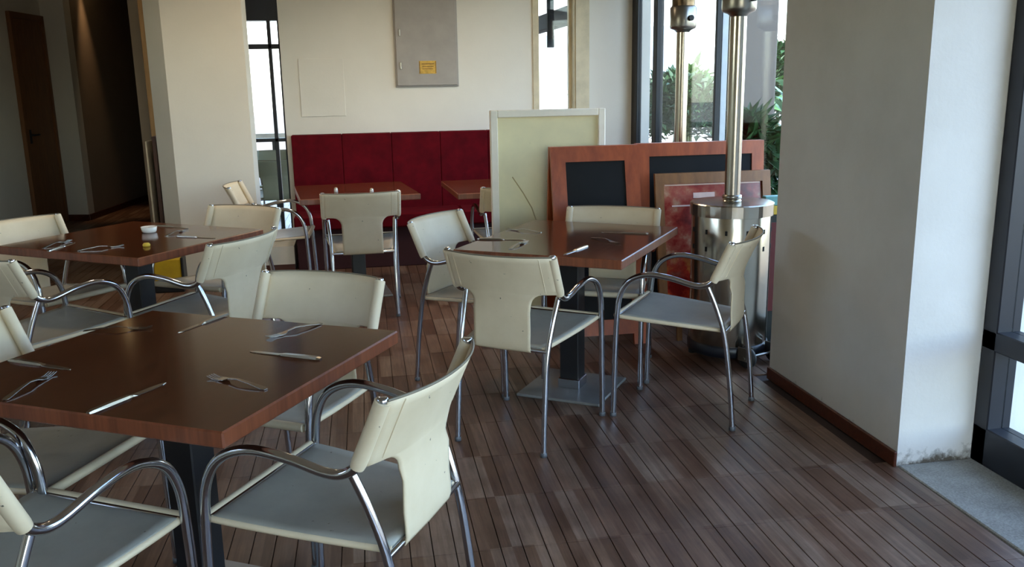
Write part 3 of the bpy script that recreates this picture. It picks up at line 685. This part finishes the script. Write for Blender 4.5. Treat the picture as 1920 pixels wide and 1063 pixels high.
# ------------------------------------------------------------------ patio heaters
def make_heater(label, loc, rz):
    t = thing('patio_heater', label, 'patio heater', (loc[0], loc[1], 0), rz, 'stainless patio heaters')
    MB().lathe([(0, .03), (.19, .03), (.212, .04), (.214, .09), (.205, .096), (.0, .096)], 40).build('base_dish', 'frame_dark', t)
    b = MB().lathe([(.205, .095), (.207, .10), (.207, .775), (.205, .78)], 48).build('tank_housing', 'inox', t)
    sl = MB()
    for k in range(12):
        a = 2 * PI * k / 12 + .14
        for z in (.70, .61): sl.box((.2055, -.006, z - .012), (.2085, .006, z + .012), mat=Matrix.Rotation(a, 4, 'Z'))
    sl.build('vent_slots', 'slot', b)
    sp = MB(); sp.box((.2055, -.0025, .10), (.209, .0025, .775), mat=Matrix.Rotation(-1.05, 4, 'Z')); sp.build('door_gap', 'slot', b)
    MB().lathe([(.2, .775), (.217, .776), (.217, .835), (.210, .840), (.05, .844), (.041, .855)], 48, sm=False).build('housing_lid', 'inox', t)
    MB().tube([(0, 0, .845), (0, 0, 1.30), (0, 0, 1.795)], .041, 24).build('pole', 'inox', t)
    MB().lathe([(.042, .855), (.05, .857), (.05, .872), (.042, .876)], 24).build('pole_collar', 'inox_dull', t)
    h = MB().lathe([(.041, 1.775), (.055, 1.79), (.082, 1.80), (.086, 1.815), (.086, 1.93), (.078, 1.94)], 32).build('burner_housing', 'inox_dull', t)
    MB().tube([(0, -.088, 1.86), (0, -.108, 1.86)], .018, 12).build('control_knob', 'rubber', h)
    MB().lathe([(.075, 1.94), (.075, 2.15), (.08, 2.155)], 32).build('burner_screen', 'emitter', t)
    MB().lathe([(.0, 2.20), (.10, 2.15), (.11, 2.16), (.30, 2.19), (.415, 2.17), (.42, 2.175), (.30, 2.215), (.08, 2.26), (0, 2.265)], 48).build('reflector', 'inox', t)
    for s in (-1, 1):
        w = MB().lathe([(.0, s * .10 - .017), (.03, s * .10 - .017), (.052, s * .10 - .014), (.056, s * .10), (.052, s * .10 + .014), (.03, s * .10 + .017), (0, s * .10 + .017)], 20, c=(-.245, .056), axis='X').build('wheel', 'rubber', t)
        MB().bbox((s * .10 - .024, -.262, .04), (s * .10 - .019, -.20, .11), .001).bbox((s * .10 + .019, -.262, .04), (s * .10 + .024, -.20, .11), .001).build('wheel_bracket', 'inox_dull', t)
    MB().tube([(-.13, -.245, .056), (.13, -.245, .056)], .008, 8).build('axle', 'inox_dull', t)
    for s in (-1, 1): MB().lathe([(0, 0), (.02, 0), (.022, .03), (.018, .034)], 12, c=(s * .13, .13)).build('rubber_foot', 'rubber', t)
    return t
h1 = make_heater('stainless patio heater in front of the poster, next to the right pier', (1.945, 4.385), math.radians(22))
dup(h1, (2.165, 5.75, 0), math.radians(10), 'rear stainless patio heater, only its pole and head showing above the chalkboards')
q_ = thing('folded_sign', 'narrow dark panel with teal and yellow top, wedged between heater and pier', 'sign', (2.30, 4.50, 0), math.radians(0))
MB().bbox((-.12, -.02, 0), (.12, .02, .74), .004).build('board', 'sign_dark', q_); MB().bbox((-.10, -.024, .20), (.10, -.02, .70), .001).build('red_panel', 'sign_red', q_)
MB().bbox((-.12, -.022, .742), (.12, .022, .79), .004).build('yellow_band', 'sign_yellow', q_); MB().bbox((-.12, -.022, .792), (.12, .022, .845), .004).build('teal_band', 'sign_teal', q_)

# ------------------------------------------------------------------ left clutter
y_ = thing('storage_box', 'yellow plastic box with black ends beside the white pier', 'box', (-1.40, 6.80, 0))
MB().bbox((-.105, -.06, .06), (.085, .06, .25), .008).build('box_body', 'yellow', y_); MB().bbox((-.11, -.065, 0), (.10, .065, .06), .006).build('box_base', 'black_metal', y_); MB().bbox((.085, -.062, .06), (.105, .062, .26), .005).build('box_end', 'black_metal', y_)
struct(MB().bbox((-1.605, 7.60, 0), (-1.50, YB, CEIL - .002), .004).build('trim_3', 'post_wood'), 'tan wooden post at the corridor opening')
for k, (x, h, m, lab) in enumerate(((-1.475, 1.09, 'board_brown', 'dark brown board leaning beside the white pier, nearest the pier'), (-1.515, 1.12, 'board_brown', 'middle dark brown board leaning beside the white pier'), (-1.575, 1.085, 'cream_edge', 'thin pale board leaning outermost beside the white pier'))):
    th = (.03, .03, .012)[k]
    tag(MB().bbox((x - th / 2, 7.24, 0), (x + th / 2, 7.58, h), .003).build('leaning_board', m), lab, 'board', 'boards leaning by the pier')
# ------------------------------------------------------------------ added ceiling fill lamps and the corridor spot
def downlight(x, y, power, label, spot=False):
    t = thing('ceiling_downlight', label, 'ceiling light', (x, y, CEIL), 0, 'round ceiling downlights')
    MB().lathe([(.035, -.004), (.055, -.008), (.06, 0), (.035, 0)], 24).build('trim_ring', 'white_frame', t); MB().lathe([(0, -.003), (.036, -.003), (.036, -.001)], 20).build('lens', 'lamp', t)
    l = D.lights.new('downlight_bulb', 'SPOT'); l.energy = power; l.color = (1.0, .62, .32) if spot else (1.0, .78, .54); l.spot_size = math.radians(36 if spot else 150); l.spot_blend = 1.0; l.shadow_soft_size = .03 if spot else .12
    o = D.objects.new('downlight_bulb', l); C.objects.link(o); o.parent = t; o.location = (0, 0, -.02)
downlight(-2.93, 11.42, 8, 'warm downlight washing the dark corridor wall', True)
for x, y, n_ in ((.2, 6.3, 'over the left bench table'), (1.3, 6.3, 'over the right bench table'), (-1.0, 5.6, 'in front of the white pier')): downlight(x, y, 11, 'added warm ceiling fill light ' + n_)  # unseen lamps added to warm and brighten the back of the room

# ------------------------------------------------------------------ outside things
oc = make_chair('terrace_chair', 'grey-green sling terrace chair outside the slit window, nearer the glass', 'chair', 'mesh_fabric', 'mesh_fabric')
oc.location = (-.80, 9.22, -.03); oc.rotation_euler = (0, 0, math.radians(4)); oc['group'] = 'terrace chairs'
dup(oc, (-.86, 10.05, -.03), math.radians(176), 'grey-green sling terrace chair outside, farther from the slit window')
rl = thing('terrace_railing', 'railing with white top rail outside the slit window', 'railing', (0, 10.6, 0))
MB().bbox((-1.4, -.03, .90), (1.0, .03, .96), .004).build('top_rail', 'rail_white', rl); MB().bbox((-1.4, -.02, .70), (1.0, .02, .73), .003).build('mid_rail', 'frame_dark', rl)
for k in range(6): MB().bbox((-1.38 + k * .47 - .02, -.02, -.03), (-1.38 + k * .47 + .02, .02, .90), .003).build('post', 'frame_dark', rl)
pg = thing('pergola', 'dark timber pergola frame outside the narrow slit window', 'pergola', (0, 0, 0))
MB().bbox((2.56, 8.4, 2.16), (2.72, 14.2, 2.36), .005).build('beam', 'beam', pg); MB().bbox((2.10, 9.60, 1.84), (2.17, 9.66, 2.9), .004).build('post', 'beam', pg); MB().bbox((2.60, 8.4, -.03), (2.70, 8.5, 2.16), .004).build('post', 'beam', pg); MB().bbox((2.60, 14.1, -.03), (2.70, 14.2, 2.16), .004).build('post', 'beam', pg); MB().bbox((1.2, 9.57, 2.36), (2.80, 9.69, 2.46), .004).build('cross_beam', 'beam', pg)
tb = thing('terrace_table', 'white terrace table outside the black-framed glazing', 'table', (3.80, 7.80, 0), .2)
MB().bbox((-.4, -.4, .70), (.4, .4, .735), .006).build('tabletop', 'rail_white', tb)
for sx in (-1, 1):
    for sy in (-1, 1): MB().bbox((sx * .35 - .02, sy * .35 - .02, -.03), (sx * .35 + .02, sy * .35 + .02, .70), .003).build('leg', 'rail_white', tb)
def house(name, label, lo, hi, m, wins, roofm='roof'):
    t = thing(name, label, 'building', (0, 0, 0))
    MB().box(lo, hi).build('wall', m, t); MB().box((lo[0] - .3, lo[1] - .3, hi[2]), (hi[0] + .3, hi[1] + .3, hi[2] + .25)).build('roof', roofm, t)
    for x, z, w, h in wins:
        f = MB().box((x, lo[1] - .06, z), (x + w, lo[1] - .005, z + h)).build('window', 'rail_white', t); MB().box((x + .1, lo[1] - .075, z + .1), (x + w - .1, lo[1] - .061, z + h - .1)).build('pane', 'house_glass', f)
house('neighbour_house', 'white rendered house across the terrace', (3, 22, -.1), (9.6, 30, 6), 'house_white', ((7.3, 1.4, .9, 1.5), (7.3, 3.9, .9, 1.3), (4.6, 1.2, .9, 1.5)))
co = thing('terrace_column', 'grey rendered column on the terrace beside the right pier', 'column', (3.22, 6.98, -.03))
MB().bbox((-.15, -.15, 0), (.15, .15, 2.9), .01).build('shaft', 'house_grey', co); MB().bbox((-.18, -.18, 2.9), (.18, .18, 3.05), .01).build('capital', 'house_grey', co)
def leaf_mesh(name, L, W, droop, m, n=6):
    vs = []; fs = []
    for i in range(n + 1):
        t = i / n; w = W * math.sin(PI * min(1, .08 + t * .92)) ** .8; x = L * t * (1 - .15 * droop * t); z = -droop * L * t * t * .5
        vs += [(x, -w / 2, z + w * .12), (x, 0, z), (x, w / 2, z + w * .12)]
    for i in range(n):
        o = i * 3; fs += [(o, o + 3, o + 4, o + 1), (o + 1, o + 4, o + 5, o + 2)]
    return MB().add(vs, fs, 0, True).mesh(name, m)
LM = {k: leaf_mesh('leaf', L, W, d, m) for k, (L, W, d, m) in dict(broad=(.75, .20, .5, 'leaf'), pale=(.95, .16, .9, 'leaf_pale'), narrow=(.6, .07, .35, 'leaf_dark')).items()}
def plant(name, label, loc, h, kind, nl, seed, spread=1.0, low=.25):
    r = random.Random(seed); t = thing(name, label, 'plant', loc, 0, 'plants outside the glazing')
    MB().tube([(0, 0, 0), (.02, .01, h * .5), (.0, .03, h * .8)], [.05, .04, .02], 8).build('stem', 'stem', t)
    for k in range(nl):
        f = r.random(); o = link('leaf', LM[kind], t, (0, 0, h * (low + (.8 - low) * f)))
        o.rotation_euler = (r.uniform(-.3, .3), -r.uniform(.1, 1.15) * (0.4 + f), r.uniform(0, 2 * PI)); sc_ = r.uniform(.75, 1.25) * spread; o.scale = (sc_, sc_, sc_)
def bush(name, label, loc, rx, rz, n, seed, m):
    r = random.Random(seed); t = thing(name, label, 'bush', loc, 0, 'plants outside the glazing'); b = MB()
    for k in range(n):
        a = r.uniform(0, 2 * PI); q = r.random() ** .4; e = r.uniform(-.2, 1) * PI / 2
        p = Vector((math.cos(a) * math.cos(e) * rx * q, math.sin(a) * math.cos(e) * rx * q, rz * .25 + rz * .75 * (math.sin(e) * q * .5 + .5)))
        M_ = Matrix.Rotation(r.uniform(0, 2 * PI), 4, 'Z') @ Matrix.Rotation(r.uniform(-1.2, .5), 4, 'Y'); L = r.uniform(.12, .24); W = L * .35
        b.add([p + M_ @ Vector(v) for v in ((0, 0, 0), (L * .5, W / 2, .01), (L, 0, -.02), (L * .5, -W / 2, .01))], [(0, 1, 2, 3)])
    fo = b.build('foliage', m, t); fo['kind'] = 'stuff'
    MB().tube([(0, 0, 0), (.03, .02, rz * .6)], [.05, .02], 8).build('stem', 'stem', t)
bush('garden_bush', 'dark green bush outside the left pane behind the rear heater', (4.05, 11.0, -.03), .62, 1.55, 2600, 1, 'leaf_dark')
bush('garden_bush', 'green bush outside between the two heater poles', (4.95, 12.9, -.03), .55, 1.65, 2200, 2, 'leaf')
bush('garden_bush', 'dark bush outside the right pane, behind the drooping palm', (5.6, 11.3, -.03), .62, 1.9, 3000, 3, 'leaf_dark')
bush('garden_bush', 'low bush outside the right pane, next to the pier', (2.93, 6.32, -.03), .27, 1.2, 1300, 8, 'leaf_dark')
plant('spiky_plant', 'spiky dark plant outside against the white house', (5.5, 14.2, -.03), 1.9, 'narrow', 40, 4, 1.0, .3)
plant('banana_plant', 'broad-leaved green plant outside the right pane', (4.85, 10.2, -.03), 1.75, 'broad', 18, 5, .7)
plant('palm_plant', 'drooping blue-green palm outside beside the right pier', (4.78, 9.4, -.03), 1.75, 'pale', 30, 6, .55)
